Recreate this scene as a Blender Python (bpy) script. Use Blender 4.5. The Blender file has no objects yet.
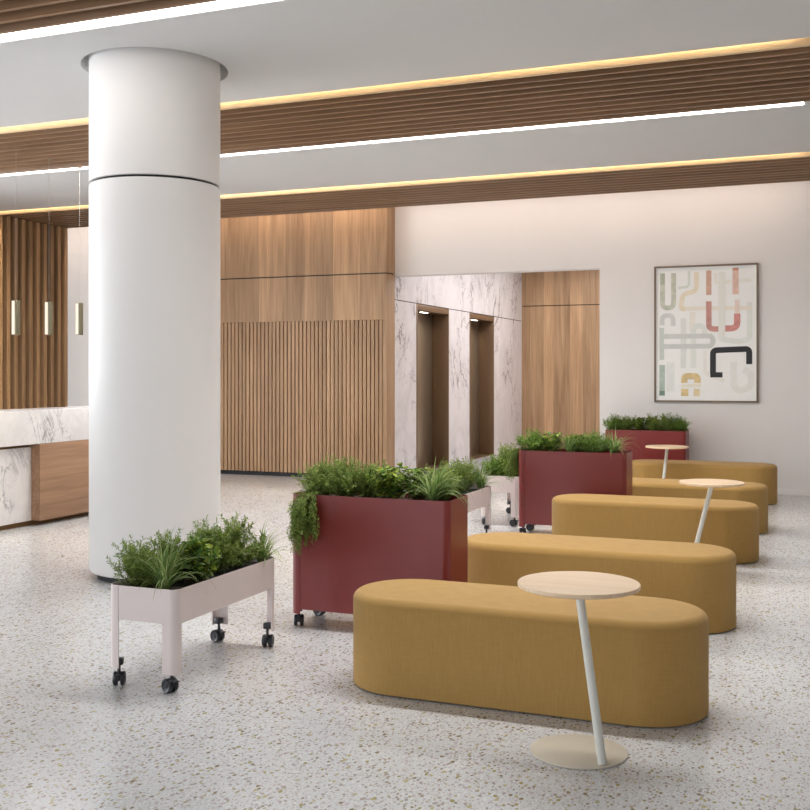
import bpy, bmesh, math, random
from mathutils import Vector, Matrix, noise

sc = bpy.context.scene
COL = sc.collection
PI = math.pi

# ------------------------------------------------------------------ helpers
def lin(c):
    return tuple(((v / 255) / 12.92 if v / 255 <= 0.04045 else ((v / 255 + 0.055) / 1.055) ** 2.4) for v in c) + (1,)

class NT:
    def __init__(s, name):
        s.m = bpy.data.materials.new(name); s.m.use_nodes = True
        s.t = s.m.node_tree; s.t.nodes.clear()
        s.out = s.n('ShaderNodeOutputMaterial')
    def n(s, typ, **kw):
        nd = s.t.nodes.new(typ)
        for k, v in kw.items():
            if k.startswith('i_'):
                nd.inputs[k[2:].replace('_', ' ')].default_value = v
            else:
                setattr(nd, k, v)
        return nd
    def l(s, a, b):
        s.t.links.new(a, b)
    def math(s, op, a, b=None, c=None, clamp=False):
        nd = s.n('ShaderNodeMath', operation=op); nd.use_clamp = clamp
        for i, v in enumerate((a, b, c)):
            if v is None: continue
            if isinstance(v, (int, float)): nd.inputs[i].default_value = v
            else: s.l(v, nd.inputs[i])
        return nd.outputs[0]
    def mix(s, fac, a, b, blend='MIX'):
        nd = s.n('ShaderNodeMix', data_type='RGBA', blend_type=blend)
        for i, v in ((0, fac), (6, a), (7, b)):
            if isinstance(v, (int, float)): nd.inputs[i].default_value = v
            elif isinstance(v, tuple): nd.inputs[i].default_value = v
            else: s.l(v, nd.inputs[i])
        return nd.outputs[2]
    def ramp(s, fac, stops, interp='LINEAR'):
        nd = s.n('ShaderNodeValToRGB'); cr = nd.color_ramp; cr.interpolation = interp
        while len(cr.elements) < len(stops): cr.elements.new(0.5)
        for e, (p, c) in zip(cr.elements, stops): e.position = p; e.color = c
        s.l(fac, nd.inputs[0]); return nd.outputs[0]
    def bsdf(s, color, rough=0.5, metal=0.0, spec=0.5, **kw):
        b = s.n('ShaderNodeBsdfPrincipled')
        for nm, v in (('Base Color', color), ('Roughness', rough), ('Metallic', metal), ('Specular IOR Level', spec)) + tuple(kw.items()):
            if hasattr(v, 'links') : s.l(v, b.inputs[nm])
            else: b.inputs[nm].default_value = v
        s.l(b.outputs[0], s.out.inputs[0]); return b
    def bump(s, b, h, strength=0.2, dist=0.01):
        nd = s.n('ShaderNodeBump'); nd.inputs['Strength'].default_value = strength
        nd.inputs['Distance'].default_value = dist
        s.l(h, nd.inputs['Height']); s.l(nd.outputs[0], b.inputs['Normal'])

def plain(name, rgb, rough=0.5, metal=0.0, spec=0.5, var=0.03, scale=6.0, bump=0.0, bscale=300, **kw):
    t = NT(name); tc = t.n('ShaderNodeTexCoord')
    ns = t.n('ShaderNodeTexNoise', i_Scale=scale, i_Detail=3.0); t.l(tc.outputs['Object'], ns.inputs['Vector'])
    c = lin(rgb)
    lo = tuple(v * (1 - var) for v in c[:3]) + (1,); hi = tuple(min(1, v * (1 + var)) for v in c[:3]) + (1,)
    col = t.ramp(ns.outputs[0], [(0.3, lo), (0.7, hi)])
    b = t.bsdf(col, rough, metal, spec, **kw)
    if bump:
        n2 = t.n('ShaderNodeTexNoise', i_Scale=bscale, i_Detail=2.0); t.l(tc.outputs['Object'], n2.inputs['Vector'])
        t.bump(b, n2.outputs[0], bump, 0.002)
    return t.m

def emit(name, rgb, strength):
    t = NT(name); e = t.n('ShaderNodeEmission'); e.inputs[0].default_value = lin(rgb); e.inputs[1].default_value = strength
    t.l(e.outputs[0], t.out.inputs[0]); return t.m

def wood(name, dark, light, plank='X', grain='Z', width=0.22, tint=0.5, rough=0.45, g=1.0, var=0.35):
    """veneer: random-width strips across PLANK, streaks along GRAIN"""
    t = NT(name); tc = t.n('ShaderNodeTexCoord'); sp = t.n('ShaderNodeSeparateXYZ'); t.l(tc.outputs['Object'], sp.inputs[0])
    ax = {'X': 0, 'Y': 1, 'Z': 2}
    u = sp.outputs[ax[plank]]
    vor = t.n('ShaderNodeTexVoronoi', voronoi_dimensions='1D', i_Scale=1.0 / width); t.l(u, vor.inputs['W'])
    hs = t.n('ShaderNodeSeparateColor'); t.l(vor.outputs['Color'], hs.inputs[0])
    mp = t.n('ShaderNodeMapping'); t.l(tc.outputs['Object'], mp.inputs[0])
    sc3 = [38 * g, 38 * g, 38 * g]; sc3[ax[grain]] = 1.3 * g
    mp.inputs['Scale'].default_value = sc3
    off = t.n('ShaderNodeCombineXYZ'); t.l(t.math('MULTIPLY', hs.outputs[0], 37.0), off.inputs[0]); t.l(t.math('MULTIPLY', hs.outputs[1], 61.0), off.inputs[2])
    t.l(off.outputs[0], mp.inputs['Location'])
    n1 = t.n('ShaderNodeTexNoise', i_Scale=1.0, i_Detail=5.0, i_Roughness=0.6, i_Distortion=0.4); t.l(mp.outputs[0], n1.inputs['Vector'])
    mp2 = t.n('ShaderNodeMapping'); t.l(tc.outputs['Object'], mp2.inputs[0])
    s2 = [7 * g, 7 * g, 7 * g]; s2[ax[grain]] = 0.55 * g
    mp2.inputs['Scale'].default_value = s2; t.l(off.outputs[0], mp2.inputs['Location'])
    n2 = t.n('ShaderNodeTexNoise', i_Scale=1.0, i_Detail=3.0, i_Distortion=0.8); t.l(mp2.outputs[0], n2.inputs['Vector'])
    f = t.math('ADD', t.math('MULTIPLY', n1.outputs[0], 0.5), t.math('MULTIPLY', n2.outputs[0], 0.5))
    col = t.ramp(f, [(0.33, lin(dark)), (0.66, lin(light))])
    tone = t.math('ADD', t.math('MULTIPLY', hs.outputs[2], var), 1 - var * 0.55)
    tc3 = t.n('ShaderNodeCombineColor')
    for i in range(3): t.l(t.math('MULTIPLY', tone, (1.0, 0.985, 0.96)[i]), tc3.inputs[i])
    col = t.mix(1.0, col, tc3.outputs[0], 'MULTIPLY')
    b = t.bsdf(col, rough, 0, 0.4); t.bump(b, n1.outputs[0], 0.12, 0.003)
    return t.m

def marble(name, base, vein, scale=1.0, rough=0.12, strong=1.0, off=(0, 0, 0), sy=0.8):
    t = NT(name); tc = t.n('ShaderNodeTexCoord'); mp = t.n('ShaderNodeMapping'); t.l(tc.outputs['Object'], mp.inputs[0])
    mp.inputs['Rotation'].default_value = (0.75, 0.45, 0.6); mp.inputs['Location'].default_value = off
    mp.inputs['Scale'].default_value = (scale, scale * sy, scale * 0.6)
    ns = []
    for sca, det, dis, wid in ((1.6, 7, 1.5, 0.022), (3.6, 6, 1.0, 0.016), (8.0, 5, 0.6, 0.02)):
        n = t.n('ShaderNodeTexNoise', i_Scale=sca, i_Detail=float(det), i_Roughness=0.6, i_Distortion=dis); t.l(mp.outputs[0], n.inputs['Vector'])
        a = t.math('ABSOLUTE', t.math('SUBTRACT', n.outputs[0], 0.5))
        ns.append(t.math('SUBTRACT', 1.0, t.math('DIVIDE', a, wid), clamp=True))
    mk = t.n('ShaderNodeTexNoise', i_Scale=2.2, i_Detail=4.0); t.l(mp.outputs[0], mk.inputs['Vector'])
    m = t.math('MULTIPLY', t.math('SUBTRACT', mk.outputs[0], 0.44), 7.0, clamp=True)
    v = t.math('ADD', t.math('MULTIPLY', ns[0], 0.8), t.math('ADD', t.math('MULTIPLY', ns[1], 0.4), t.math('MULTIPLY', ns[2], 0.18)), clamp=True)
    v = t.math('MULTIPLY', t.math('MULTIPLY', v, m), strong, clamp=True)
    cl = t.n('ShaderNodeTexNoise', i_Scale=3.0, i_Detail=6.0, i_Roughness=0.65, i_Distortion=1.0); t.l(mp.outputs[0], cl.inputs['Vector'])
    b0 = lin(base); b1 = tuple(x * 0.8 for x in b0[:3]) + (1,)
    col = t.ramp(cl.outputs[0], [(0.42, b0), (0.8, b1)])
    col = t.mix(v, col, lin(vein))
    t.bsdf(col, rough, 0, 0.5); return t.m

class MB:
    def __init__(s): s.bm = bmesh.new()
    def box(s, x0, x1, y0, y1, z0, z1, bev=0.0, mi=0, seg=2):
        vs = [s.bm.verts.new((x, y, z)) for x in (x0, x1) for y in (y0, y1) for z in (z0, z1)]
        fs = [(0, 1, 3, 2), (4, 6, 7, 5), (0, 4, 5, 1), (2, 3, 7, 6), (0, 2, 6, 4), (1, 5, 7, 3)]
        fl = [s.bm.faces.new([vs[i] for i in f]) for f in fs]
        for f in fl: f.material_index = mi
        if bev:
            es = list({e for f in fl for e in f.edges})
            r = bmesh.ops.bevel(s.bm, geom=es, offset=bev, segments=seg, affect='EDGES', profile=0.5)
            for f in r['faces']: f.smooth = True; f.material_index = mi
        return s
    def quad(s, pts, mi=0):
        f = s.bm.faces.new([s.bm.verts.new(p) for p in pts]); f.material_index = mi; return f
    def lathe(s, prof, n=48, cx=0, cy=0, mi=0, cap=True):
        rings = []
        for r, z in prof:
            rings.append([s.bm.verts.new((cx + r * math.cos(2 * PI * i / n), cy + r * math.sin(2 * PI * i / n), z)) for i in range(n)])
        for a, b in zip(rings, rings[1:]):
            for i in range(n):
                f = s.bm.faces.new((a[i], a[(i + 1) % n], b[(i + 1) % n], b[i])); f.smooth = True; f.material_index = mi
        if cap:
            for rg, rev in ((rings[0], True), (rings[-1], False)):
                f = s.bm.faces.new(rg[::-1] if rev else rg); f.material_index = mi
        return s
    def tube(s, p, q, r, n=20, mi=0, r2=None):
        p = Vector(p); q = Vector(q); d = (q - p); r2 = r if r2 is None else r2
        m = d.to_track_quat('Z', 'Y').to_matrix()
        A = [s.bm.verts.new(p + m @ Vector((r * math.cos(2 * PI * i / n), r * math.sin(2 * PI * i / n), 0))) for i in range(n)]
        B = [s.bm.verts.new(q + m @ Vector((r2 * math.cos(2 * PI * i / n), r2 * math.sin(2 * PI * i / n), 0))) for i in range(n)]
        for i in range(n):
            f = s.bm.faces.new((A[i], A[(i + 1) % n], B[(i + 1) % n], B[i])); f.smooth = True; f.material_index = mi
        s.bm.faces.new(A[::-1]).material_index = mi; s.bm.faces.new(B).material_index = mi
        return s
    def loft(s, rings, closed=True, mi=0, capb=True, capt=True, smooth=True):
        R = [[s.bm.verts.new(p) for p in ring] for ring in rings]
        n = len(R[0])
        for a, b in zip(R, R[1:]):
            for i in range(n if closed else n - 1):
                f = s.bm.faces.new((a[i], a[(i + 1) % n], b[(i + 1) % n], b[i])); f.smooth = smooth; f.material_index = mi
        if capb: s.bm.faces.new(R[0][::-1]).material_index = mi
        if capt: s.bm.faces.new(R[-1]).material_index = mi
        return s
    def build(s, name, mats, parent=None, wn=False):
        me = bpy.data.meshes.new(name)
        s.bm.normal_update(); s.bm.to_mesh(me); s.bm.free()
        me.set_sharp_from_angle(angle=math.radians(38))
        for m in (mats if isinstance(mats, (list, tuple)) else [mats]): me.materials.append(m)
        o = bpy.data.objects.new(name, me); COL.objects.link(o)
        if parent: o.parent = parent
        if wn:
            md = o.modifiers.new('even_normals', 'WEIGHTED_NORMAL'); md.keep_sharp = True; md.weight = 100
        return o

def tag(o, label=None, cat=None, group=None, kind=None):
    if label: o['label'] = label
    if cat: o['category'] = cat
    if group: o['group'] = group
    if kind: o['kind'] = kind
    return o
def thing(name, label, cat, loc=(0, 0, 0), rz=0, group=None):
    o = bpy.data.objects.new(name, None); COL.objects.link(o); o.empty_display_size = 0.1
    o.location = loc; o.rotation_euler = (0, 0, rz); return tag(o, label, cat, group)
def struct(name, mb, m, parent=None):
    o = mb.build(name, m, parent)
    if not parent: o['kind'] = 'structure'
    return o
def copy_tree(o, parent=None):
    c = o.copy(); COL.objects.link(c)
    if parent: c.parent = parent
    for ch in [x for x in bpy.data.objects if x.parent == o]: copy_tree(ch, c)
    return c
def dup(o, loc, rz=0, label=None, scale=None):
    c = copy_tree(o); c.location = loc; c.rotation_euler = (0, 0, rz)
    if label: c['label'] = label
    if scale: c.scale = scale
    return c

# ------------------------------------------------------------------ key dimensions (metres, camera foot at origin)
CEIL = 3.77; BEAMZ = 3.73; TOP = 4.02
YW = 13.72          # white back wall
YWOOD = 13.42       # timber clad wall
XM = -5.681         # marble lift wall / side of timber wall
XOR = -2.77         # right edge of the lift lobby opening
YL = 20.38          # end wall of the lift lobby
XL, XR, YN = -14.0, 5.0, -6.0

# ------------------------------------------------------------------ materials
M = {}
M['wall'] = plain('warm_white_paint', (230, 226, 223), 0.7, var=0.01, scale=2)
M['ceil'] = plain('ceiling_paint', (208, 208, 208), 0.8, var=0.01, scale=2)
M['column'] = plain('column_paint', (236, 234, 232), 0.5, var=0.008, scale=2)
M['black'] = plain('black_reveal', (26, 26, 28), 0.6)
M['woodV'] = wood('oak_veneer_upright', (150, 117, 86), (196, 161, 125), 'X', 'Z', 0.26, var=0.42)
M['woodVy'] = wood('oak_veneer_side', (150, 117, 86), (196, 161, 125), 'Y', 'Z', 0.3, var=0.2)
M['woodF'] = wood('oak_fluting', (150, 116, 86), (188, 154, 120), 'X', 'Z', 0.12, var=0.2)
M['woodFb'] = plain('fluting_groove', (60, 42, 30), 0.8)
M['woodH'] = wood('walnut_ceiling_slats', (126, 96, 70), (160, 126, 96), 'Y', 'X', 0.4, var=0.1)
M['woodHb'] = plain('ceiling_slat_backing', (36, 25, 18), 0.8)
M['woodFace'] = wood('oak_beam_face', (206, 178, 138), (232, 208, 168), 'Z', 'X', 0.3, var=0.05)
M['woodS'] = wood('walnut_screen_slats', (150, 118, 86), (200, 164, 124), 'Y', 'Z', 0.155, var=0.25)
M['woodDesk'] = wood('walnut_desk', (138, 106, 82), (176, 140, 112), 'X', 'Y', 0.5, var=0.08, g=0.9)
M['marble'] = marble('grey_veined_marble', (222, 217, 218), (120, 112, 114), 0.8, 0.2, 1.0, sy=0.9)
M['marbleD'] = marble('desk_marble', (232, 229, 228), (116, 113, 117), 1.2, 0.15, 0.8, (3.1, 1.7, 0.4))
M['bronze'] = plain('bronze_metal', (158, 142, 120), 0.32, metal=0.75, var=0.02)
M['bronzeF'] = plain('bronze_frame', (130, 104, 80), 0.4, metal=0.5, var=0.02)
M['brass'] = plain('brass_recess', (110, 82, 46), 0.4, metal=0.6)
M['led'] = emit('white_led', (255, 250, 246), 6.0)
M['ledwarm'] = emit('warm_led', (255, 238, 212), 110.0)
M['ledwash'] = emit('wall_wash_led', (255, 236, 220), 13.0)
M['lantern'] = emit('lantern_led', (255, 244, 225), 5.0)
M['black_plastic'] = plain('black_caster_plastic', (38, 40, 46), 0.35, var=0.02)
M['pink'] = plain('pale_pink_powder_coat', (230, 217, 214), 0.42, var=0.008)
M['red'] = plain('wine_red_powder_coat', (126, 40, 38), 0.32, var=0.01, spec=0.6)
M['tabletop_edge'] = plain('maple_edge', (214, 200, 180), 0.5)
M['cream'] = plain('cream_metal', (206, 198, 182), 0.35, var=0.01, metal=0.0)
M['stem'] = plain('pale_grey_metal', (214, 214, 206), 0.35, var=0.01)
M['topw'] = wood('maple_tabletop', (218, 190, 156), (238, 214, 184), 'Y', 'X', 0.09, var=0.06, g=1.6)
M['soil'] = plain('dark_soil', (40, 36, 22), 0.95, var=0.4, scale=60, bump=0.6, bscale=120)
M['paper'] = plain('picture_paper', (246, 246, 243), 0.6, var=0.01, scale=9)
M['frame'] = plain('picture_frame_bronze', (124, 106, 90), 0.4, metal=0.2)
M['wire'] = plain('pendant_wire', (176, 168, 160), 0.5)
M['pend'] = plain('pendant_metal', (128, 122, 100), 0.35, metal=0.6)

def terrazzo():
    t = NT('terrazzo'); tc = t.n('ShaderNodeTexCoord')
    base = t.n('ShaderNodeTexNoise', i_Scale=1.2, i_Detail=3.0); t.l(tc.outputs['Object'], base.inputs['Vector'])
    col = t.ramp(base.outputs[0], [(0.3, lin((203, 205, 207))), (0.7, lin((211, 213, 214)))])
    # cloudy cement with fine pale aggregate, then chips of several sizes
    for scale, thr, frac, cols, rot in (
        (150.0, 0.34, 0.40, [(188, 188, 190), (222, 223, 224), (180, 179, 181), (226, 226, 226)], 0.3),
        (95.0, 0.30, 0.30, [(172, 166, 166), (196, 191, 192), (178, 169, 169), (186, 184, 174)], 1.1),
        (66.0, 0.29, 0.30, [(150, 139, 126), (166, 158, 128), (184, 172, 173), (160, 154, 153), (188, 176, 178)], 2.0),
        (48.0, 0.25, 0.17, [(154, 147, 92), (136, 124, 96), (168, 156, 151), (178, 170, 124)], 0.7)):
        dn = t.n('ShaderNodeTexNoise', i_Scale=scale * 0.9, i_Detail=1.0); t.l(tc.outputs['Object'], dn.inputs['Vector'])
        dv = t.n('ShaderNodeVectorMath', operation='MULTIPLY_ADD'); t.l(dn.outputs['Color'], dv.inputs[0])
        dv.inputs[1].default_value = (0.5 / scale,) * 3; t.l(tc.outputs['Object'], dv.inputs[2])
        mp = t.n('ShaderNodeMapping'); t.l(dv.outputs[0], mp.inputs[0])
        mp.inputs['Rotation'].default_value = (0, 0, rot); mp.inputs['Scale'].default_value = (scale, scale * 0.62, scale); mp.inputs['Location'].default_value = (rot * 9, rot * 5, 0.31)
        vo = t.n('ShaderNodeTexVoronoi', voronoi_dimensions='2D', i_Scale=1.0, i_Randomness=1.0); t.l(mp.outputs[0], vo.inputs['Vector'])
        sp = t.n('ShaderNodeSeparateColor'); t.l(vo.outputs['Color'], sp.inputs[0])
        inside = t.math('LESS_THAN', vo.outputs['Distance'], t.math('MULTIPLY', t.math('ADD', 0.6, sp.outputs[2]), thr))
        pick = t.math('LESS_THAN', sp.outputs[0], frac)
        fac = t.math('MULTIPLY', inside, pick)
        cc = t.ramp(sp.outputs[1], [(i / len(cols), lin(c)) for i, c in enumerate(cols)], 'CONSTANT')
        col = t.mix(fac, col, cc)
    t.bsdf(col, 0.2, 0, 0.5)
    return t.m
M['floor'] = terrazzo()

def fabric():
    t = NT('mustard_fabric'); tc = t.n('ShaderNodeTexCoord')
    hs = []
    for s3 in ((420, 420, 14), (14, 14, 420), (500, 500, 500)):
        mp = t.n('ShaderNodeMapping'); t.l(tc.outputs['Object'], mp.inputs[0]); mp.inputs['Scale'].default_value = s3
        n = t.n('ShaderNodeTexNoise', i_Scale=1.0 if s3[0] != 500 else 1.0, i_Detail=2.0); t.l(mp.outputs[0], n.inputs['Vector']); hs.append(n.outputs[0])
    h = t.math('ADD', t.math('MULTIPLY', hs[0], 0.4), t.math('ADD', t.math('MULTIPLY', hs[1], 0.3), t.math('MULTIPLY', hs[2], 0.3)))
    col = t.ramp(h, [(0.36, lin((167, 131, 73))), (0.64, lin((182, 147, 88)))])
    b = t.bsdf(col, 0.85, 0, 0.2, **{'Sheen Weight': 0.1, 'Sheen Roughness': 0.5})
    t.bump(b, h, 0.35, 0.0015); return t.m
M['fabric'] = fabric()

def leaf(name, cols, rough=0.5, trans=0.25):
    t = NT(name); g = t.n('ShaderNodeNewGeometry')
    col = t.ramp(g.outputs['Random Per Island'], [(i / max(1, len(cols) - 1), lin(c)) for i, c in enumerate(cols)])
    b = t.n('ShaderNodeBsdfPrincipled'); t.l(col, b.inputs['Base Color']); b.inputs['Roughness'].default_value = rough; b.inputs['Specular IOR Level'].default_value = 0.3
    tr = t.n('ShaderNodeBsdfTranslucent'); t.l(col, tr.inputs[0])
    mx = t.n('ShaderNodeMixShader'); mx.inputs[0].default_value = trans
    t.l(b.outputs[0], mx.inputs[1]); t.l(tr.outputs[0], mx.inputs[2]); t.l(mx.outputs[0], t.out.inputs[0]); return t.m
M['needle'] = leaf('rosemary_needles', [(96, 118, 52), (126, 148, 70), (156, 172, 92), (108, 132, 60)], trans=0.35)
M['needle2'] = leaf('fern_fronds', [(86, 120, 50), (118, 150, 64), (146, 170, 82)], trans=0.35)
M['broad'] = leaf('glossy_round_leaves', [(48, 88, 36), (82, 122, 42), (136, 158, 54), (170, 184, 74), (60, 104, 38)], 0.35, 0.3)
M['blade'] = leaf('grass_blades', [(92, 128, 62), (128, 154, 88), (172, 184, 124), (106, 140, 68)], 0.45, 0.35)
M['twig'] = plain('brown_twig', (92, 80, 52), 0.8)

# ------------------------------------------------------------------ the room
struct('floor', MB().box(XL, XR, YN, YL + 0.3, -0.1, 0), M['floor'])

# column position and its round recess in the ceiling
CX, CY, CR, HR = -4.655, 6.568, 0.478, 0.536
beams = [(3.69 + 0.045, 5.407, 5.646), (7.593 + 0.045, 9.219, 9.50), (11.525 + 0.045, 13.032, None)]  # near face, far face, light's far edge
lips = [3.69, 7.593, 11.525]
mb = MB()
panels = [(YN, lips[0]), (5.646, lips[1]), (9.50, lips[2])]
for i, (a, b) in enumerate(panels):
    if i == 1:
        q = 0.7
        mb.box(XL, CX - q, a, b, CEIL, TOP); mb.box(CX + q, XR, a, b, CEIL, TOP)
        mb.box(CX - q, CX + q, a, CY - q, CEIL, TOP); mb.box(CX - q, CX + q, CY + q, b, CEIL, TOP)
        n = 96; cir = []; sq = []
        for k in range(n):
            an = 2 * PI * k / n; c_, s_ = math.cos(an), math.sin(an); f = q / max(abs(c_), abs(s_))
            cir.append((CX + HR * c_, CY + HR * s_)); sq.append((CX + f * c_, CY + f * s_))
        V = lambda p, z: mb.bm.verts.new((p[0], p[1], z))
        ci = [V(p, CEIL) for p in cir]; so = [V(p, CEIL) for p in sq]; cu = [V(p, CEIL + 0.14) for p in cir]; cv = [V((CX + 0.4 * math.cos(2 * PI * k / n), CY + 0.4 * math.sin(2 * PI * k / n)), CEIL + 0.14) for k in range(n)]
        for k in range(n):
            j = (k + 1) % n
            mb.bm.faces.new((ci[k], so[k], so[j], ci[j])); f = mb.bm.faces.new((ci[k], ci[j], cu[j], cu[k])); f.smooth = True; mb.bm.faces.new((cu[k], cu[j], cv[j], cv[k]))
    else:
        mb.box(XL, XR, a, b, CEIL, TOP)
mb.box(XL, XR, YN, YW + 0.05, TOP + 0.06, TOP + 0.1)
struct('ceiling', mb, M['ceil'])

# slatted timber bands of the ceiling
PITCH = 0.154
names = ['slatted timber ceiling band nearest the camera, cut off by the photo top',
         'wide slatted timber ceiling band crossing in front of the round column middle',
         'narrow-looking slatted timber ceiling band just before the back walls']
for bi, (y0, y1, yl) in enumerate(beams):
    t = thing('slatted_ceiling_band', names[bi], 'ceiling slats', (0, 0, CEIL), 0, None)
    z0 = BEAMZ - CEIL; z1 = TOP - CEIL
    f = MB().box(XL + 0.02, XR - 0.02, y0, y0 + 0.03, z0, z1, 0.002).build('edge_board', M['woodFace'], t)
    f = MB().box(XL + 0.02, XR - 0.02, y1 - 0.03, y1, z0, z1, 0.002).build('edge_board', M['woodH'], t)
    sl = MB(); n = int(round((y1 - y0 - 0.06) / PITCH)); p = (y1 - y0 - 0.03) / n
    for k in range(1, n):
        yy = y0 + 0.015 + k * p
        sl.box(XL + 0.02, XR - 0.02, yy - 0.017, yy + 0.017, z0, z0 + 0.10)
    sl.build('slats', M['woodH'], t)
    MB().box(XL + 0.02, XR - 0.02, y0 + 0.03, y1 - 0.03, z0 + 0.1, z1).build('backing_panel', M['woodHb'], t)
XE = -0.18
for bi, (y0, y1, yl) in enumerate(beams[:2]):
    lab = ['bright white linear light strip at the top corner above the column', 'bright white linear light strip behind the wide slatted ceiling band'][bi]
    o = MB().box(XL + 0.05, XE, y1 + 0.004, yl - 0.004, CEIL + 0.004, CEIL + 0.05).build('linear_ceiling_light', M['led']); tag(o, lab, 'ceiling light')
    struct('trim_%d' % (bi + 1), MB().box(XE + 0.001, XR, y1 + 0.004, yl - 0.004, CEIL + 0.004, CEIL + 0.05), M['ceil'])
# warm cove lights in the slot on the near side of every band
for bi in (1, 2):
    lab = {1: 'warm cove light glowing along the near edge of the wide slatted band', 2: 'warm cove light glowing along the near edge of the farthest slatted band'}[bi]
    o = MB().box(XL + 0.05, XE, lips[bi] + 0.004, lips[bi] + 0.041, CEIL + 0.14, CEIL + 0.15).build('cove_light', M['ledwarm']); tag(o, lab, 'cove light')
# wall washer in the slot before the back wall
o = MB().box(XL + 0.05, XE, 13.05, 13.11, TOP - 0.02, TOP - 0.005).build('wall_wash_light', M['ledwash']); tag(o, 'linear wall washer hidden above the back walls', 'wall light')

# white back wall with the lobby opening
mb = MB()
mb.box(XOR, XR, YW, YW + 0.22, 0, TOP + 0.06)
mb.box(XM, XOR, YW, YW + 0.22, 2.877, TOP + 0.06); mb.box(-9.9, XM, YW, YW + 0.22, 2.877, TOP + 0.06)
struct('wall_back', mb, M['wall'])
struct('wall_back_far_left', MB().box(XL, -9.9, YW, YW + 0.22, 0, TOP + 0.06), M['wall'])
struct('baseboard_back', MB().box(XOR + 0.0, XR, YW - 0.012, YW - 0.0005, 0, 0.07, 0.002), M['wall'])
# timber clad wall
mb = MB()
X0 = -9.9
mb.box(X0, XM, YWOOD, YW - 0.001, 2.90, TOP + 0.06)
mb.box(X0, XM, YWOOD, YW - 0.001, 2.245, 2.884)
mb.box(-5.735, XM, YWOOD, YW - 0.001, 0.06, 2.245)
mb.box(X0, -5.735, YWOOD + 0.03, YW - 0.002, 0.06, 2.245, mi=1)
mb.box(X0 + 0.01, XM - 0.02, YWOOD + 0.02, YW - 0.01, 2.884, 2.90, mi=2)
mb.box(X0 + 0.01, XM - 0.03, YWOOD + 0.03, YW - 0.01, 0, 0.06, mi=2)
struct('wall_timber', mb, [M['woodV'], M['woodFb'], M['black']])
mb = MB(); xx = -5.745
while xx > X0 + 0.05:
    mb.box(xx - 0.0485, xx, YWOOD + 0.001, YWOOD + 0.031, 0.062, 2.243, 0.002, seg=1); xx -= 0.0626
struct('trim_3', mb, M['woodF'])
# marble lift wall
ev = [(14.558, 16.0), (17.065, 18.476)]
mb = MB(); EZ = 2.54
ys = [YW + 0.22, ev[0][0], ev[0][1], ev[1][0], ev[1][1], YL]
for a, b in ((ys[0], ys[1]), (ys[2], ys[3]), (ys[4], ys[5])): mb.box(XM - 0.5, XM, a, b, 0, EZ - 0.006)
mb.box(XM - 0.5, XM, ys[0], ys[-1], EZ + 0.006, 3.7)
mb.box(XM - 0.49, XM - 0.015, ys[0], ys[-1], EZ - 0.006, EZ + 0.006, mi=1)
mb.box(XM - 0.5, XM, YW, YW + 0.2195, 0, EZ - 0.006); mb.box(XM - 0.5, XM, YW, YW + 0.2195, EZ + 0.006, 2.876); mb.box(XM - 0.49, XM - 0.015, YW + 0.001, YW + 0.2195, EZ - 0.006, EZ + 0.006, mi=1)
struct('wall_lift_marble', mb, [M['marble'], M['black']])
mb = MB()
mb.box(XM, -2.2, YL, YL + 0.2, 0, 2.83); mb.box(XM, -2.2, YL, YL + 0.2, 2.846, 3.7); mb.box(XM, -2.2, YL + 0.02, YL + 0.2, 2.83, 2.846, mi=1)
struct('wall_lobby_end', mb, [M['woodV'], M['black']])
struct('wall_lobby_right', MB().box(-2.4, -2.2, YW + 0.22, YL, 0, 3.7), M['marble'])
struct('ceiling_lobby', MB().box(XM - 0.5, -2.2, YW + 0.22, YL + 0.2, 3.7, 3.8), M['ceil'])
for i, (a, b) in enumerate(ev):
    d = 0.28
    fr = MB()
    fr.box(XM - d, XM + 0.006, a, a + 0.045, 0, EZ - 0.008, 0.002); fr.box(XM - d, XM + 0.006, b - 0.02, b, 0, EZ - 0.008, 0.002)
    fr.box(XM - d, XM + 0.006, a + 0.045, b - 0.02, EZ - 0.095, EZ - 0.008, 0.002)
    t = struct('door_%d' % (i + 1), fr, M['bronzeF'])
    tag(t, ['nearer recessed bronze lift doorway in the marble wall', 'farther recessed bronze lift doorway in the marble wall'][i], 'lift door')
    m = (a + b) / 2
    for u, v in ((a + 0.045, m - 0.002), (m + 0.002, b - 0.02)):
        MB().box(XM - d - 0.03, XM - d + 0.004, u, v, 0.005, EZ - 0.095, 0.002).build('door_panel', M['bronze'], t)
    MB().box(XM - d, XM, a + 0.045, b - 0.02, 0.0, 0.004).build('door_sill', M['bronzeF'], t)
    MB().box(XM - 0.16, XM - 0.12, a + 0.55, a + 0.82, EZ - 0.106, EZ - 0.096, 0.002).build('head_light', M['lantern'], t)

# the rest of the shell, outside the picture: window walls that bring the daylight in
mb = MB()
mb.box(XL - 0.2, XL, YN, YL + 0.3, 0, 0.35); mb.box(XL - 0.2, XL, YN, YL + 0.3, 2.85, TOP + 0.1); mb.box(XL - 0.2, XL, 9.0, YL + 0.3, 0.35, 2.85)
for yy in (-6, -3, 0, 3, 6): mb.box(XL - 0.2, XL, yy, yy + 0.12, 0.35, 2.85)
struct('wall_left', mb, M['wall'])
mb = MB()
mb.box(XL, XR, YN - 0.2, YN, 0, 0.35); mb.box(XL, XR, YN - 0.2, YN, 2.85, TOP + 0.1); mb.box(1.0, XR, YN - 0.2, YN, 0.35, 2.85)
for xx in (-14, -11, -8, -5, -2): mb.box(xx, xx + 0.12, YN - 0.2, YN, 0.35, 2.85)
struct('wall_near', mb, M['wall'])
struct('wall_right', MB().box(XR, XR + 0.2, YN, YL + 0.3, 0, TOP + 0.1), M['wall'])

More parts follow.
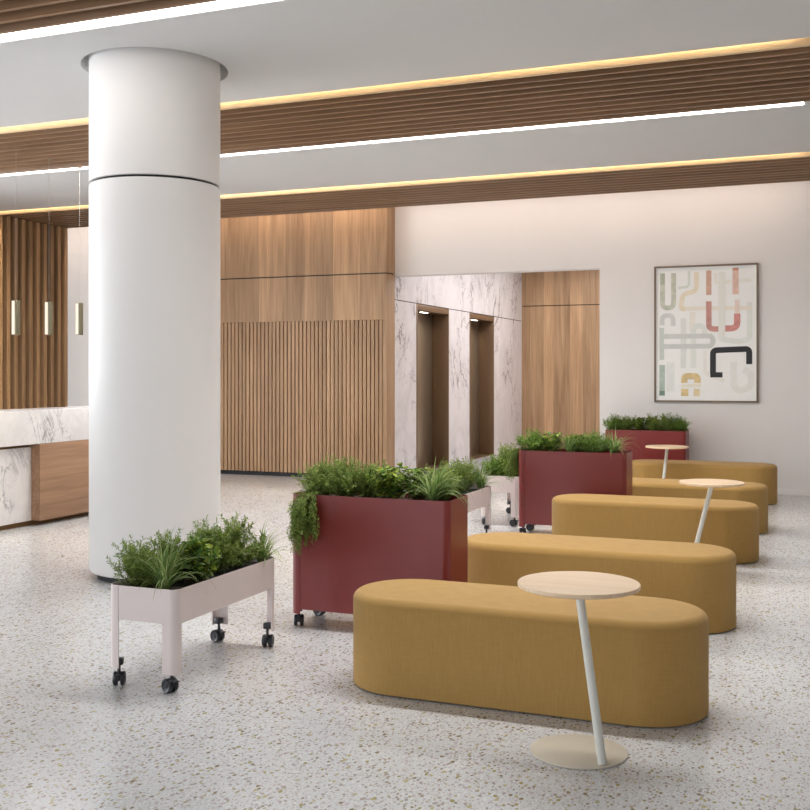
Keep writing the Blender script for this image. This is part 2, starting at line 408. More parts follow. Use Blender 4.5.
# ------------------------------------------------------------------ column
t = thing('round_column', 'large round white column with a dark joint ring high up', 'column', (CX, CY, 0))
MB().lathe([(CR - 0.06, 0), (CR - 0.06, 0.05)], 96).build('plinth', M['black'], t)
MB().lathe([(CR - 0.03, 0.045), (CR - 0.012, 0.052), (CR, 0.075), (CR, 2.877), (CR - 0.004, 2.881)], 96).build('lower_shaft', M['column'], t)
MB().lathe([(CR - 0.02, 2.87), (CR - 0.02, 2.91)], 96).build('joint_ring', M['black'], t)
MB().lathe([(CR - 0.004, 2.899), (CR, 2.903), (CR, TOP + 0.05)], 96).build('upper_shaft', M['column'], t)

# ------------------------------------------------------------------ slatted screen and desk, far left
t = thing('slatted_screen', 'tall screen of upright brown timber slats behind the reception desk', 'screen', (-10.83, 13.01, 0))
mb = MB(); k = 0
while k * 0.152 < 3.6:
    y1 = -k * 0.152; mb.box(-0.11, 0, y1 - 0.07, y1, 0, BEAMZ, 0.003, seg=1); k += 1
mb.build('slats', M['woodS'], t)
MB().box(-0.15, -0.11, -3.6, 0, 0, BEAMZ).build('backing_panel', M['woodHb'], t)

DX, DY0, DY1 = -7.157, 8.193, 10.7
t = thing('reception_desk', 'white marble and brown timber reception desk, partly behind the round column', 'desk', (DX, DY0, 0))
L = DY1 - DY0
MB().box(-0.75, 0, 0, L, 0.05, 0.804, 0.003).build('timber_front', M['woodDesk'], t)
MB().box(-0.72, -0.104, -3.2, -0.001, 0.05, 0.772, 0.003).build('marble_front', M['marbleD'], t)
MB().box(-0.6, -0.14, -3.15, -0.001, 0.772, 0.81).build('shadow_gap', M['brass'], t)
MB().box(-0.45, 0.0, -3.2, L, 0.806, 1.137, 0.004).build('marble_counter', M['marbleD'], t)
MB().box(-0.70, -0.14, -3.15, L - 0.05, 0, 0.05).build('toe_kick', M['brass'], t)

pl = [(-7.6, 8.352, 1.884), (-7.6, 8.836, 1.900), (-7.6, 9.321, 1.917)]
labs = ['slim tube pendant lamp over the desk, the one closest to the camera', 'slim tube pendant lamp over the desk, middle of the three', 'slim tube pendant lamp hanging before the pale wall, next to the column']
for (x, y, z), lb in zip(pl, labs):
    t = thing('pendant_lamp', lb, 'pendant lamp', (x, y, z), 0, 'pendant lamps over the reception desk')
    MB().box(-0.028, 0.028, -0.03, 0.03, 0, 0.35, 0.005).build('housing', M['pend'], t)
    MB().box(-0.026, 0.010, -0.0335, -0.0305, 0.006, 0.344, 0.001).build('diffuser', M['lantern' if False else 'pdiff'] if 'pdiff' in M else M.setdefault('pdiff', emit('pendant_diffuser', (255, 240, 220), 1.15)), t)
    MB().tube((0, 0, 0.35), (0, 0, CEIL - z), 0.0013, 8).build('cable', M['wire'], t)
    MB().lathe([(0.03, CEIL - z - 0.02), (0.03, CEIL - z - 0.0005)], 20).build('ceiling_rose', M['pend'], t)

# ------------------------------------------------------------------ framed picture
PX0, PX1, PZ0, PZ1 = -2.061, -0.790, 1.130, 2.866
t = thing('framed_picture', 'large framed abstract print of rounded pastel and black strokes on the white wall', 'picture', ((PX0 + PX1) / 2, YW, PZ0))
w = (PX1 - PX0) / 2; hgt = PZ1 - PZ0; fw = 0.022
mb = MB()
mb.box(-w, -w + fw, -0.04, -0.001, 0, hgt, 0.002); mb.box(w - fw, w, -0.04, -0.001, 0, hgt, 0.002)
mb.box(-w + fw, w - fw, -0.04, -0.001, 0, fw, 0.002); mb.box(-w + fw, w - fw, -0.04, -0.001, hgt - fw, hgt, 0.002)
mb.build('frame', M['frame'], t)
paper = MB().box(-w + fw, w - fw, -0.02, -0.004, fw, hgt - fw).build('print', M['paper'], t)
def stroke(pts, wd, rgb, layer, closed_r=10):
    if sum(rgb) > 160: rgb = tuple(int(c * 0.66 + e * 0.34) for c, e in zip(rgb, (250, 249, 246)))
    # PTS in a drawing frame: x 47..597, y 55..770
    P = [Vector((-w + (x - 47) / 550 * 2 * w, 0, hgt - (y - 55) / 715 * hgt)) for x, y in pts]
    hw = wd / 550 * w
    # round the corners by subdividing
    Q = [P[0]]
    for a, b, c in zip(P, P[1:], P[2:]):
        r = min(min((b - a).length, (c - b).length) * 0.48, hw * (1.3 if sum(rgb) < 160 else 2.2))
        p = b + (a - b).normalized() * r; q = b + (c - b).normalized() * r
        for k in range(7):
            u = k / 6; Q.append((1 - u) ** 2 * p + 2 * u * (1 - u) * b + u * u * q)
    Q.append(P[-1])
    mb = MB(); y = -0.0205 - layer * 0.0004; prev = None
    for i, p in enumerate(Q):
        d = (Q[min(i + 1, len(Q) - 1)] - Q[max(i - 1, 0)]).normalized(); nn = Vector((-d.z, 0, d.x)) * hw
        cur = (mb.bm.verts.new((p.x + nn.x, y, p.z + nn.z)), mb.bm.verts.new((p.x - nn.x, y, p.z - nn.z)))
        if prev: mb.bm.faces.new((prev[0], cur[0], cur[1], prev[1]))
        prev = cur
    key = 'ink%d_%d_%d' % rgb
    if key not in M: M[key] = plain('ink_%d_%d_%d' % rgb, rgb, 0.6, var=0.14 if sum(rgb) < 600 else 0.03, scale=14)
    mb.build('painted_stroke', M[key], paper)
S = stroke
S([(520, 600), (560, 620), (560, 690), (500, 710), (470, 690), (470, 560)], 34, (232, 232, 226), 1)
S([(320, 500), (320, 620), (420, 660)], 20, (236, 233, 224), 1)
S([(135, 560), (135, 715)], 44, (228, 231, 227), 1)
S([(400, 440), (470, 455), (552, 450), (552, 255)], 28, (224, 227, 218), 1)
S([(205, 280), (560, 285)], 22, (236, 226, 206), 2)
S([(275, 90), (275, 190), (200, 205), (192, 280), (215, 285)], 25, (230, 214, 182), 3)
S([(375, 100), (375, 150), (560, 140)], 20, (236, 232, 220), 2)
S([(255, 300), (250, 400)], 30, (234, 228, 214), 2)
S([(235, 85), (235, 165), (178, 172)], 14, (208, 216, 204), 3)
S([(92, 92), (92, 275), (152, 275), (152, 92)], 26, (176, 180, 158), 4)
S([(92, 92), (92, 150)], 26, (142, 152, 126), 5)
S([(205, 330), (205, 592)], 30, (216, 220, 213), 3)
S([(258, 590), (258, 372), (318, 372), (318, 435)], 30, (222, 225, 218), 3)
S([(90, 365), (90, 315), (150, 315), (150, 370)], 25, (196, 200, 196), 4)
S([(78, 425), (362, 425), (362, 478), (78, 478)], 26, (188, 192, 188), 5)
S([(88, 380), (88, 548)], 24, (180, 190, 180), 6)
S([(90, 575), (90, 737)], 30, (138, 162, 146), 6); S([(90, 712), (90, 737)], 30, (58, 92, 70), 7)
S([(340, 85), (340, 212)], 28, (196, 136, 108), 4); S([(480, 76), (480, 212)], 31, (214, 164, 142), 4); S([(480, 76), (480, 90)], 31, (170, 90, 62), 5)
S([(488, 240), (488, 312)], 24, (226, 202, 184), 4)
S([(340, 245), (340, 388), (390, 390)], 29, (180, 100, 86), 5); S([(425, 388), (488, 386), (488, 312)], 33, (182, 86, 76), 6)
S([(410, 95), (408, 440)], 36, (230, 228, 219), 7)
S([(210, 670), (210, 634), (280, 634), (280, 670)], 34, (210, 174, 96), 4)
S([(212, 700), (212, 738)], 38, (212, 176, 96), 4); S([(276, 700), (276, 738)], 32, (222, 196, 136), 4)
S([(195, 685), (300, 682)], 16, (232, 224, 200), 5)
S([(550, 572), (550, 494), (362, 500), (362, 625)], 31, (40, 40, 44), 8); S([(348, 627), (412, 627)], 28, (40, 40, 44), 9)

# ------------------------------------------------------------------ benches
def stadium(hl, r, n=24):
    pts = [(hl + r * math.cos(a), r * math.sin(a)) for a in [-PI / 2 + PI * i / n for i in range(n + 1)]]
    pts += [(-hl + r * math.cos(a), r * math.sin(a)) for a in [PI / 2 + PI * i / n for i in range(n + 1)]]
    return pts
def make_bench(label):
    t = thing('upholstered_bench', label, 'bench', (0, 0, 0), 0, 'mustard capsule benches in a row')
    R = 0.289; HL = (1.684 - 0.578) / 2; H = 0.452
    rings = []
    for ins, z in [(0.008, 0.005), (0.002, 0.008), (0.0, 0.018)] + [(0.0, z) for z in (0.12, 0.25, 0.36)]:
        rings.append([(x, y, z) for x, y in stadium(HL, R - ins)])
    rr = 0.042
    for k in range(0, 9):
        a = PI / 2 * k / 8; rings.append([(x, y, H - 0.006 - rr + rr * math.sin(a)) for x, y in stadium(HL, R - rr + rr * math.cos(a))])
    for ins, dz in ((0.12, 0.004), (0.2, 0.006), (0.26, 0.0065)):
        rings.append([(x, y, H - 0.006 + dz) for x, y in stadium(HL, R - ins)])
    MB().loft(rings).build('upholstery', M['fabric'], t, wn=True)
    MB().loft([[(x, y, z) for x, y in stadium(HL, R - 0.025)] for z in (0.0, 0.006)], smooth=False).build('base', M['black'], t)
    return t
b1 = make_bench('long rounded mustard bench closest to the camera, behind the foreground side table')
BX = -1.3275
b1.location = (BX + 0.004, 4.757, 0)
for (x, y), lb in zip([(BX - 0.010, 6.456), (BX - 0.018, 8.834), (BX - 0.028, 10.42), (BX - 0.042, 12.76)],
                     ['rounded mustard bench right behind the foreground one, beside the large near red planter',
                      'middle one of five rounded mustard benches, its near face crossed by a side table stem',
                      'fourth rounded mustard bench from the camera, between the two farther side tables',
                      'farthest rounded mustard bench, standing nearest the picture wall']):
    dup(b1, (x, y, 0), 0, lb)

# ------------------------------------------------------------------ side tables
def make_table(label, offset, h=0.672):
    t = thing('side_table', label, 'side table', (0, 0, 0), 0, 'small round side tables between the benches')
    MB().lathe([(0.178, 0), (0.187, 0.001), (0.19, 0.004), (0.1895, 0.008), (0.187, 0.009)], 64).build('base', M['cream'], t)
    MB().tube((offset[0], offset[1], 0.009), (0, 0, h - 0.02), 0.0175, 28).build('stem', M['stem'], t)
    MB().lathe([(0.05, h - 0.026), (0.05, h - 0.018)], 32).build('mounting_plate', M['stem'], t)
    mb = MB().lathe([(0.232, h - 0.018), (0.2395, h - 0.015), (0.2405, h - 0.004), (0.2385, h)], 72)
    mb.build('tabletop', M['topw'], t)
    return t
t1 = make_table('round maple side table in the foreground with a leaning pale stem', (0.117, -0.113)); t1.location = (-0.911, 4.10, 0)
t2 = make_table('round pale side table between the second and third bench, stem leaning the other way', (-0.15, -0.06)); t2.location = (-0.815, 8.27, 0)
t3 = make_table('farthest small round side table, standing in front of the last bench', (-0.05, -0.15)); t3.location = (-1.68, 12.12, 0)

# ------------------------------------------------------------------ planters on casters
def rrect(x0, x1, y0, y1, r, n=8):
    pts = []
    for cx, cy, a0 in ((x1 - r, y0 + r, -PI / 2), (x1 - r, y1 - r, 0), (x0 + r, y1 - r, PI / 2), (x0 + r, y0 + r, PI)):
        for i in range(n + 1):
            a = a0 + PI / 2 * i / n; pts.append((cx + r * math.cos(a), cy + r * math.sin(a)))
    return pts  # counter-clockwise from the front edge's right end
def strip(mb, pts, z0, z1, th=0.004, closed=False):
    """sheet metal wall along an outline"""
    n = len(pts); V = [Vector((x, y, 0)) for x, y in pts]
    inn = []
    for i in range(n):
        a = V[(i - 1) % n] if (closed or i > 0) else V[i]; b = V[(i + 1) % n] if (closed or i < n - 1) else V[i]
        d = (b - a).normalized(); inn.append(V[i] + Vector((-d.y, d.x, 0)) * th)
    bm = mb.bm
    A = [bm.verts.new((v.x, v.y, z0)) for v in V]; B = [bm.verts.new((v.x, v.y, z1)) for v in V]
    C = [bm.verts.new((v.x, v.y, z0)) for v in inn]; D = [bm.verts.new((v.x, v.y, z1)) for v in inn]
    for i in range(n if closed else n - 1):
        j = (i + 1) % n
        f = bm.faces.new((A[i], A[j], B[j], B[i])); f.smooth = True
        f = bm.faces.new((C[j], C[i], D[i], D[j])); f.smooth = True
        bm.faces.new((B[i], B[j], D[j], D[i])); bm.faces.new((A[j], A[i], C[i], C[j]))
    if not closed:
        bm.faces.new((A[0], B[0], D[0], C[0])); bm.faces.new((A[-1], C[-1], D[-1], B[-1]))
def corner_path(W, D, k, r, fa, fb, n=8):
    """outline round corner K (0 front right, 1 back right, 2 back left, 3 front left), counter-clockwise; FA, FB flange lengths"""
    cs = [(W - r, r, -PI / 2), (W - r, D - r, 0), (r, D - r, PI / 2), (r, r, PI)][k]
    arc = [(cs[0] + r * math.cos(cs[2] + PI / 2 * i / n), cs[1] + r * math.sin(cs[2] + PI / 2 * i / n)) for i in range(n + 1)]
    da = [(1, 0), (0, 1), (-1, 0), (0, -1)][k]; db = [(0, 1), (-1, 0), (0, -1), (1, 0)][k]
    p0 = (arc[0][0] - da[0] * max(0.001, fa - r), arc[0][1] - da[1] * max(0.001, fa - r))
    p1 = (arc[-1][0] + db[0] * max(0.001, fb - r), arc[-1][1] + db[1] * max(0.001, fb - r))
    return [p0] + arc + [p1]
def make_caster(parent, x, y, ztop, rot):
    """twin-wheel caster under a leg"""
    r = 0.034
    c = MB()
    c.box(-0.021, 0.021, -0.018, 0.018, ztop, ztop + 0.032, 0.004)
    c.tube((0, -0.004, 0.05), (0, -0.004, ztop + 0.01), 0.008, 14)
    c.box(-0.0075, 0.0075, -0.026, 0.022, 0.026, 0.068, 0.007)
    c.tube((-0.026, 0.008, r), (0.026, 0.008, r), 0.005, 10)
    c.box(-0.012, 0.012, -0.050, -0.022, 0.056, 0.063, 0.003)
    o = c.build('caster', M['black_plastic'], parent); o.location = (x, y, 0); o.rotation_euler = (0, 0, rot)
    for s in (-1, 1):
        wv = MB(); n = 28
        prof = [(0.006, 0.001), (r * 0.85, 0.001), (r, 0.004), (r, 0.017), (r * 0.86, 0.022), (r * 0.6, 0.019), (0.012, 0.019), (0.010, 0.022), (0.002, 0.022)]
        rings = [[(s * (0.006 + px), 0.008 + pr * math.cos(2 * PI * i / n), r + pr * math.sin(2 * PI * i / n)) for i in range(n)] for pr, px in prof]
        wv.loft(rings).build('wheel', M['black_plastic'], o)
    return o
def make_planter(name, label, mat, W, D, H, zb, zl, group, casters_in=0.05, rots=(0.3, -0.4, 0.8, 1.7)):
    """W along x (local), D along y; ZB body bottom, ZL leg bottom"""
    t = thing(name, label, 'planter', (0, 0, 0), 0, group)
    r = 0.04; s = 0.062; g = 0.0015
    full = rrect(0, W, 0, D, r)
    # body sheets: two wrapped halves and the seams at s from the left end of each face
    body = MB()
    # front face: seam .. right corner .. up the right face to its seam
    n = 8
    def arc(k):
        cs = [(W - r, r, -PI / 2), (W - r, D - r, 0), (r, D - r, PI / 2), (r, r, PI)][k]
        return [(cs[0] + r * math.cos(cs[2] + PI / 2 * i / n), cs[1] + r * math.sin(cs[2] + PI / 2 * i / n)) for i in range(n + 1)]
    A = [(s + g, 0)] + arc(0) + arc(1) + [(W - s - g + 0.0, D)]
    B = [(W - s + g - 0.002, D)] if False else []
    strip(body, A[:-1] + [(W - s + g, D)], zb, H)
    strip(body, [(W - s - g, D)] + arc(2) + arc(3) + [(s - g, 0)], zb, H)
    body.build('body', mat, t, wn=True)
    liner = MB()
    li = 0.006
    strip(liner, rrect(li, W - li, li, D - li, r - 0.004), zb + 0.002, H - 0.004, 0.002, True)
    liner.box(0.02, W - 0.02, 0.02, D - 0.02, zb + 0.002, zb + 0.006)
    liner.build('liner', mat, t, wn=True)
    MB().loft([[(x, y, z) for x, y in rrect(0.009, W - 0.009, 0.009, D - 0.009, r - 0.006)] for z in (H - 0.10, H - 0.035)], smooth=False).build('soil', M['soil'], t)
    short = W < D
    fl = [(0.078, 0.045), (0.06, 0.06), (0.078, 0.045), (0.06, 0.062)] if short else [(0.06, 0.078), (0.05, 0.062), (0.06, 0.078), (0.05, 0.062)]
    for k in range(4):
        lg = MB(); strip(lg, corner_path(W, D, k, r, *fl[k]), zl, zb + 0.001, 0.005)
        lg.build('leg', mat, t, wn=True)
    c = casters_in
    for (x, y), ro in zip(((c, c), (W - c - (0.016 if short else 0), c), (W - c, D - c), (c, D - c)), rots):
        make_caster(t, x, y, zl + 0.01, ro)
    return t

PW, PD = 0.388, 0.962
pink = make_planter('wheeled_planter', 'low pale pink planter on black casters in front of the round column', M['pink'], PW, PD, 0.49, 0.328, 0.092, 'pale pink low planters', 0.038, (0.5, 1.25, 0.25, 1.3))
pink.location = (-3.19, 4.115, 0)
pinkA = dup(pink, (-3.18, 8.06, 0), 0, 'low pale pink planter just behind the large near red planter, its far legs showing')
pinkB = dup(pink, (-3.172, 9.87, 0), 0, 'low pale pink planter behind the first bench row, partly hidden by the middle red planter')
RW, RD = 0.993, 0.36
red = make_planter('wheeled_planter', 'tall wine red planter nearest the camera, beside the foreground bench', M['red'], RW, RD, 0.785, 0.108, 0.08, 'tall wine red planters', 0.036, (0.4, 1.2, 0.2, 1.4))
red.location = (-2.942, 5.495, 0)
dup(red, (-2.648, 9.37, 0), 0, 'tall wine red planter in the middle, between the second and third benches and lift lobby')
dup(red, (-2.60, 13.2, 0), 0, 'tall wine red planter farthest away, against the white picture wall')

# ------------------------------------------------------------------ plants
def needle_shrub(seed, name, n_main=46, h=0.25, spread=1.0, droop=0.0, bias=(0, 0), mat='needle', nl=0.026, nw=0.006, density=1.0, side=7):
    rnd = random.Random(seed)
    lv = MB(); tw = MB()
    def leafquad(p, d, up, L, W_):
        sd = d.cross(up)
        if sd.length < 1e-4: sd = Vector((1, 0, 0))
        sd.normalize(); q = p + d * L * 0.45
        lv.bm.faces.new([lv.bm.verts.new(v) for v in (p, q + sd * W_ * 0.5, p + d * L, q - sd * W_ * 0.5)])
    def twig(p, d, L, rad, depth):
        n = max(4, int(L / 0.016)); st = L / n; prev = p.copy()
        for i in range(n):
            d = (d + Vector((rnd.uniform(-1, 1), rnd.uniform(-1, 1), rnd.uniform(-1, 1))) * 0.09 + Vector((0, 0, 0.04 - droop * 0.16))).normalized()
            q = prev + d * st
            if i % 2 == 0 or depth == 0: tw.tube(prev, q, rad * (1 - 0.7 * i / n), 4, r2=rad * (1 - 0.7 * (i + 1) / n))
            if i >= (1 if depth else 2):
                for m in range(int(5 * density)):
                    a = rnd.uniform(0, 2 * PI); o = d.orthogonal().normalized(); o = Matrix.Rotation(a, 3, d) @ o
                    ld = (d * rnd.uniform(0.5, 1.0) + o * 0.8).normalized()
                    leafquad(prev + (q - prev) * rnd.random(), ld, Vector((rnd.uniform(-1, 1), rnd.uniform(-1, 1), 1)), nl * rnd.uniform(0.7, 1.2), nw)
            if depth == 0 and i > n * 0.2 and rnd.random() < side / n * 1.3:
                o = Matrix.Rotation(rnd.uniform(0, 2 * PI), 3, d) @ d.orthogonal().normalized()
                twig(q, (d + o * 0.75).normalized(), L * rnd.uniform(0.2, 0.42), rad * 0.6, 1)
            prev = q
    for k in range(n_main):
        a = rnd.uniform(0, 2 * PI); el = rnd.uniform(0.0, spread)
        d = Vector((math.sin(el) * math.cos(a) + bias[0], math.sin(el) * math.sin(a) + bias[1], math.cos(el) * (1 if not droop else 0.8))).normalized()
        p = Vector((rnd.uniform(-0.05, 0.05), rnd.uniform(-0.05, 0.05), 0))
        twig(p, d, h * rnd.uniform(0.65, 1.08) * (1 - 0.15 * el), 0.0016, 0)
    return lv, tw
def broad_shrub(seed, n_main=40, h=0.22, L=0.038, W_=0.024):
    rnd = random.Random(seed); lv = MB(); tw = MB()
    for k in range(n_main):
        a = rnd.uniform(0, 2 * PI); el = rnd.uniform(0, 0.9)
        d = Vector((math.sin(el) * math.cos(a), math.sin(el) * math.sin(a), math.cos(el)))
        p = Vector((rnd.uniform(-0.04, 0.04), rnd.uniform(-0.04, 0.04), 0)); LL = h * rnd.uniform(0.6, 1.1); n = max(4, int(LL / 0.018))
        for i in range(n):
            d = (d + Vector((rnd.uniform(-1, 1), rnd.uniform(-1, 1), rnd.uniform(-0.6, 1))) * 0.12).normalized(); q = p + d * LL / n
            tw.tube(p, q, 0.0018, 4)
            if i > 1:
                for s in range(2 if i < n - 1 else 5):
                    o = Matrix.Rotation(rnd.uniform(0, 2 * PI), 3, d) @ d.orthogonal().normalized()
                    ld = (d * rnd.uniform(0.2, 0.9) + o).normalized(); sz = rnd.uniform(0.7, 1.15)
                    sd = ld.cross(Vector((rnd.uniform(-.3, .3), rnd.uniform(-.3, .3), 1))).normalized(); up = sd.cross(ld)
                    l, w_ = L * sz, W_ * sz
                    pts = [q, q + ld * l * .3 + sd * w_ * .42 + up * .002, q + ld * l * .65 + sd * w_ * .5, q + ld * l - up * .004,
                           q + ld * l * .65 - sd * w_ * .5, q + ld * l * .3 - sd * w_ * .42 + up * .002]
                    mid1 = q + ld * l * .33 - up * .003; 
                    V = [lv.bm.verts.new(v) for v in pts]; c = lv.bm.verts.new(q + ld * l * .5 - up * .004)
                    for i2 in range(6): lv.bm.faces.new((V[i2], V[(i2 + 1) % 6], c))
            p = q
    return lv, tw
def blade_plant(seed, n=90, L=0.34, wd=0.013, arch=1.0):
    rnd = random.Random(seed); lv = MB()
    for k in range(n):
        a = rnd.uniform(0, 2 * PI); el = rnd.uniform(0.05, 0.75)
        d = Vector((math.sin(el) * math.cos(a), math.sin(el) * math.sin(a), math.cos(el)))
        p = Vector((rnd.uniform(-0.025, 0.025), rnd.uniform(-0.025, 0.025), 0)); l = L * rnd.uniform(0.6, 1.15); m = 9
        sd = d.cross(Vector((0, 0, 1))).normalized(); prev = None; w0 = wd * rnd.uniform(0.7, 1.2); gr = rnd.uniform(0.12, 0.42) * arch
        for i in range(m + 1):
            u = i / m; w_ = w0 * (0.6 + 0.8 * u if u < 0.35 else (1 - u) * 1.35 + 0.02) * 0.5
            up = sd.cross(d).normalized()
            cur = [lv.bm.verts.new(v) for v in (p + sd * w_ + up * w_ * .4, p, p - sd * w_ + up * w_ * .4)]
            if prev:
                lv.bm.faces.new((prev[0], cur[0], cur[1], prev[1])); lv.bm.faces.new((prev[1], cur[1], cur[2], prev[2]))
            prev = cur
            d = (d + Vector((0, 0, -gr * (0.4 + u)))).normalized(); p = p + d * l / m
    return lv, None
protos = {}
def proto(key, kind, lv, tw, mat):
    """meshes only; objects are made as they are placed"""
    name = {'needle': 'feathery_shrub', 'trail': 'trailing_shrub', 'broad': 'round_leaved_shrub', 'blade': 'spider_plant', 'fern': 'feathery_shrub'}[kind]
    lm = bpy.data.meshes.new(name + '_foliage'); lv.bm.to_mesh(lm); lv.bm.free(); lm.materials.append(M[mat])
    tm = None
    if tw:
        tm = bpy.data.meshes.new(name + '_stems'); tw.bm.to_mesh(tm); tw.bm.free(); tm.materials.append(M['twig'])
    protos[key] = (name, lm, tm)
for i in (1, 2, 3): proto('n%d' % i, 'needle', *needle_shrub(10 + i, '', h=0.25 + 0.01 * i), 'needle')
proto('f1', 'fern', *needle_shrub(31, '', n_main=42, h=0.2, spread=1.15, mat='needle2', nl=0.03, nw=0.006, density=0.8), 'needle2')
proto('t1', 'trail', *needle_shrub(41, '', n_main=30, h=0.40, spread=0.5, droop=2.4, bias=(-0.2, -0.5), nl=0.022, side=7), 'needle')
for i in (1, 2): proto('b%d' % i, 'broad', *broad_shrub(50 + i), 'broad')
for i in (1, 2): proto('s%d' % i, 'blade', *blade_plant(60 + i), 'blade')
def plant(key, x, y, z, rz, label, scale=1.0, group=None):
    name, lm, tm = protos[key]
    t = thing(name, label, 'plant', (x, y, z), rz, group); t.scale = (scale,) * 3 if not isinstance(scale, tuple) else scale
    o = bpy.data.objects.new('foliage', lm); COL.objects.link(o); o.parent = t
    if tm: o = bpy.data.objects.new('stems', tm); COL.objects.link(o); o.parent = t
z1, z2 = 0.445, 0.745
px, py = -3.19, 4.115     # near pink planter
g = 'plants in the near pink planter'
plant('n1', px + 0.10, py + 0.14, z1, 0.3, 'feathery green shrub at the column-side front corner of the near pink planter', 0.84, g)
plant('n3', px + 0.12, py + 0.33, z1, 4.3, 'feathery green shrub behind the striped grass in the near pink planter', 0.74, g)
plant('s1', px + 0.25, py + 0.10, z1 + 0.02, 1.1, 'striped spider plant at the front edge of the near pink planter', 0.9, g)
plant('b1', px + 0.25, py + 0.36, z1, 2.0, 'round-leaved yellow green shrub in the middle of the near pink planter', 0.95, g)
plant('n2', px + 0.19, py + 0.60, z1, 4.0, 'tall feathery shrub past the round-leaved one in the near pink planter', (0.9, 0.9, 0.82), g)
plant('n3', px + 0.22, py + 0.78, z1, 1.0, 'full feathery shrub near the far end of the near pink planter', (0.9, 0.9, 0.8), g)
plant('s2', px + 0.33, py + 0.90, z1 + 0.02, 2.4, 'spider plant arching over the far corner of the near pink planter', (0.8, 0.8, 0.66), g)
px, py = -2.942, 5.495     # near red planter
g = 'plants in the near red planter'
plant('t1', px + 0.135, py + 0.06, z2 + 0.03, 0.0, 'trailing shrub hanging over the corner of the near red planter', (1.0, 0.9, 0.7), g)
plant('n2', px + 0.11, py + 0.2, z2, 1.0, 'feathery shrub above the trailing one in the near red planter', (0.8, 0.8, 0.72), g)
plant('n3', px + 0.28, py + 0.17, z2, 3.0, 'bushy feathery shrub, second along the near red planter', (0.85, 0.85, 0.72), g)
plant('n1', px + 0.44, py + 0.18, z2, 5.2, 'bushy feathery shrub left of the round-leaved shrub in the near red planter', (0.88, 0.88, 0.78), g)
plant('b2', px + 0.60, py + 0.16, z2, 0.4, 'glossy round-leaved shrub in the near red planter', (1.0, 1.0, 0.92), g)
plant('b1', px + 0.70, py + 0.25, z2, 3.4, 'round-leaved shrub at the back rim of the near red planter', 0.8, g)
plant('s1', px + 0.86, py + 0.10, z2 + 0.03, 0.0, 'spider plant spilling over the bench-side end of the near red planter', (1.0, 1.0, 0.82), g)
plant('n1', px + 0.84, py + 0.27, z2, 2.0, 'small feathery shrub behind the spider plant of the near red planter', (0.8, 0.8, 0.62), g)
px, py = -3.18, 8.03
g = 'plants in the pink planter behind the near red one'
plant('n2', px + 0.19, py + 0.14, z1, 0.0, 'feathery shrub at the near end of the pink planter behind the near red planter', 0.9, g)
plant('b2', px + 0.19, py + 0.37, z1, 1.0, 'round-leaved shrub in the pink planter behind the near red planter', 1.0, g)
plant('n1', px + 0.19, py + 0.60, z1, 2.0, 'feathery shrub in the pink planter behind the near red planter', 1.0, g)
plant('n3', px + 0.17, py + 0.80, z1, 5.0, 'feathery shrub towards the lift side in the pink planter behind the near red planter', 0.85, g)
plant('s2', px + 0.31, py + 0.91, z1 + 0.03, 0.3, 'spider plant at the far corner of the pink planter behind the near red planter', (1.0, 1.0, 0.7), g)
px, py = -3.172, 9.87
g = 'plants in the farthest pink planter'
plant('f1', px + 0.10, py + 0.14, z1, 1.0, 'feathery fern-like shrub at the front of the farthest pink planter', (1.0, 1.0, 0.9), g)
plant('b1', px + 0.27, py + 0.16, z1, 2.2, 'round-leaved shrub at the front corner of the farthest pink planter', (1.05, 1.05, 0.85), g)
plant('n3', px + 0.16, py + 0.42, z1, 3.0, 'feathery shrub in the middle of the farthest pink planter', 0.95, g)
plant('n1', px + 0.2, py + 0.75, z1, 0.6, 'feathery shrub at the back of the farthest pink planter', 0.95, g)
px, py = -2.648, 9.37     # middle red planter
g = 'plants in the middle red planter'
plant('t1', px + 0.02, py + 0.12, z2 + 0.03, -1.1, 'trailing shrub hanging down the corner of the middle red planter', (0.85, 0.85, 0.6), g)
plant('f1', px + 0.10, py + 0.2, z2, 0.4, 'fern-like shrub at the pink-planter end of the middle red planter', (1.15, 1.15, 0.85), g)
plant('b2', px + 0.27, py + 0.18, z2, 1.5, 'round-leaved yellow green shrub in the middle red planter', (1.05, 1.05, 0.85), g)
plant('s2', px + 0.45, py + 0.15, z2 + 0.02, 0.8, 'spider plant in the centre of the middle red planter', (0.95, 0.95, 0.66), g)
plant('b1', px + 0.50, py + 0.26, z2, 2.5, 'round-leaved shrub behind the central spider plant of the middle red planter', (0.95, 0.95, 0.75), g)
plant('f1', px + 0.67, py + 0.2, z2, 2.4, 'fern-like shrub between the two spider plants of the middle red planter', (1.1, 1.1, 0.85), g)
plant('s1', px + 0.86, py + 0.15, z2 + 0.02, 2.8, 'pale spider plant at the bench-side end of the middle red planter', (0.95, 0.95, 0.8), g)
px, py = -2.60, 13.2
g = 'plants in the farthest red planter'
for k, (key, dx, sc_, lb) in enumerate([('f1', 0.09, 0.85, 'fern-like shrub at the lobby-side end of the farthest red planter'), ('n1', 0.25, 0.75, 'feathery shrub second from the lobby side in the farthest red planter'),
                     ('b1', 0.41, 0.8, 'round-leaved shrub in the farthest red planter'), ('n2', 0.57, 0.72, 'feathery shrub right after the round-leaved one in the farthest red planter'),
                     ('n3', 0.74, 0.72, 'bushy feathery shrub behind the farthest side table'), ('f1', 0.90, 0.8, 'fern-like shrub at the picture-side end of the farthest red planter')]):
    plant(key, px + dx, py + 0.18, z2, k * 1.1, lb, (sc_ * 1.15, sc_ * 1.15, sc_), g)

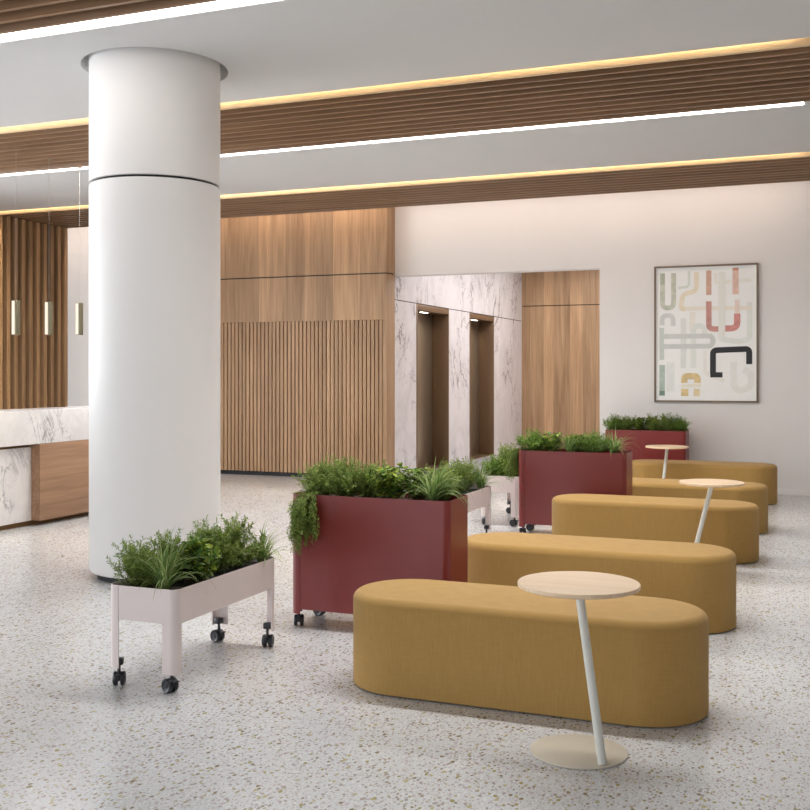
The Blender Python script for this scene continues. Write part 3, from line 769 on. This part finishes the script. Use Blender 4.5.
# ------------------------------------------------------------------ light
def area(name, loc, rot, sx, sy, e, col=(1, 1, 1)):
    l = bpy.data.lights.new(name, 'AREA'); l.shape = 'RECTANGLE'; l.size = sx; l.size_y = sy; l.energy = e; l.color = col
    o = bpy.data.objects.new(name, l); COL.objects.link(o); o.location = loc; o.rotation_euler = rot; return o
area('daylight_left_window', (XL - 0.3, 4.0, 1.6), (0, -PI / 2, 0), 2.4, 11, 850, (0.91, 0.955, 1.0))
area('daylight_near_window', (-6.5, YN - 0.3, 1.6), (PI / 2, 0, 0), 14.5, 2.4, 255, (0.97, 0.975, 1.0))
for xx, w, yy, e in ((-4.5, 8.3, 9.36, 210), (-1.9, 3.0, 5.527, 42), (-4.5, 8.3, 1.65, 62), (-4.5, 8.3, -2.2, 40)):
    o = area('ceiling_strip_light', (xx, yy, CEIL + 0.002), (0, 0, 0), w, 0.2, e, (1, 0.985, 0.97)); o.data.spread = math.radians(160 if yy > 9 else 105)
area('lobby_ceiling_light', (-4.0, 17.0, 3.68), (0, 0, 0), 1.8, 5.0, 145, (1, 0.98, 0.97))

w_ = bpy.data.worlds.new('daylight'); sc.world = w_; w_.use_nodes = True
w_.node_tree.nodes['Background'].inputs[0].default_value = (0.85, 0.92, 1, 1); w_.node_tree.nodes['Background'].inputs[1].default_value = 0.6

# ------------------------------------------------------------------ camera
cam = bpy.data.cameras.new('camera'); co = bpy.data.objects.new('camera', cam); COL.objects.link(co)
F = 1047.88; cam.sensor_width = 36; cam.lens = F / 810 * 36
co.location = (0, 0, 1.5); co.rotation_euler = (PI / 2, 0, math.radians(21.9356))
cam.shift_y = -(405 - 373) / 810; cam.clip_end = 100
sc.camera = co
sc.view_settings.view_transform = 'Standard'; sc.view_settings.look = 'None'; sc.view_settings.gamma = 1; sc.view_settings.use_curve_mapping = False
sc.view_settings.exposure = 0.0
sc.cycles.use_denoising = True
sc.cycles.max_bounces = 10; sc.cycles.diffuse_bounces = 6; sc.cycles.sample_clamp_indirect = 6.0
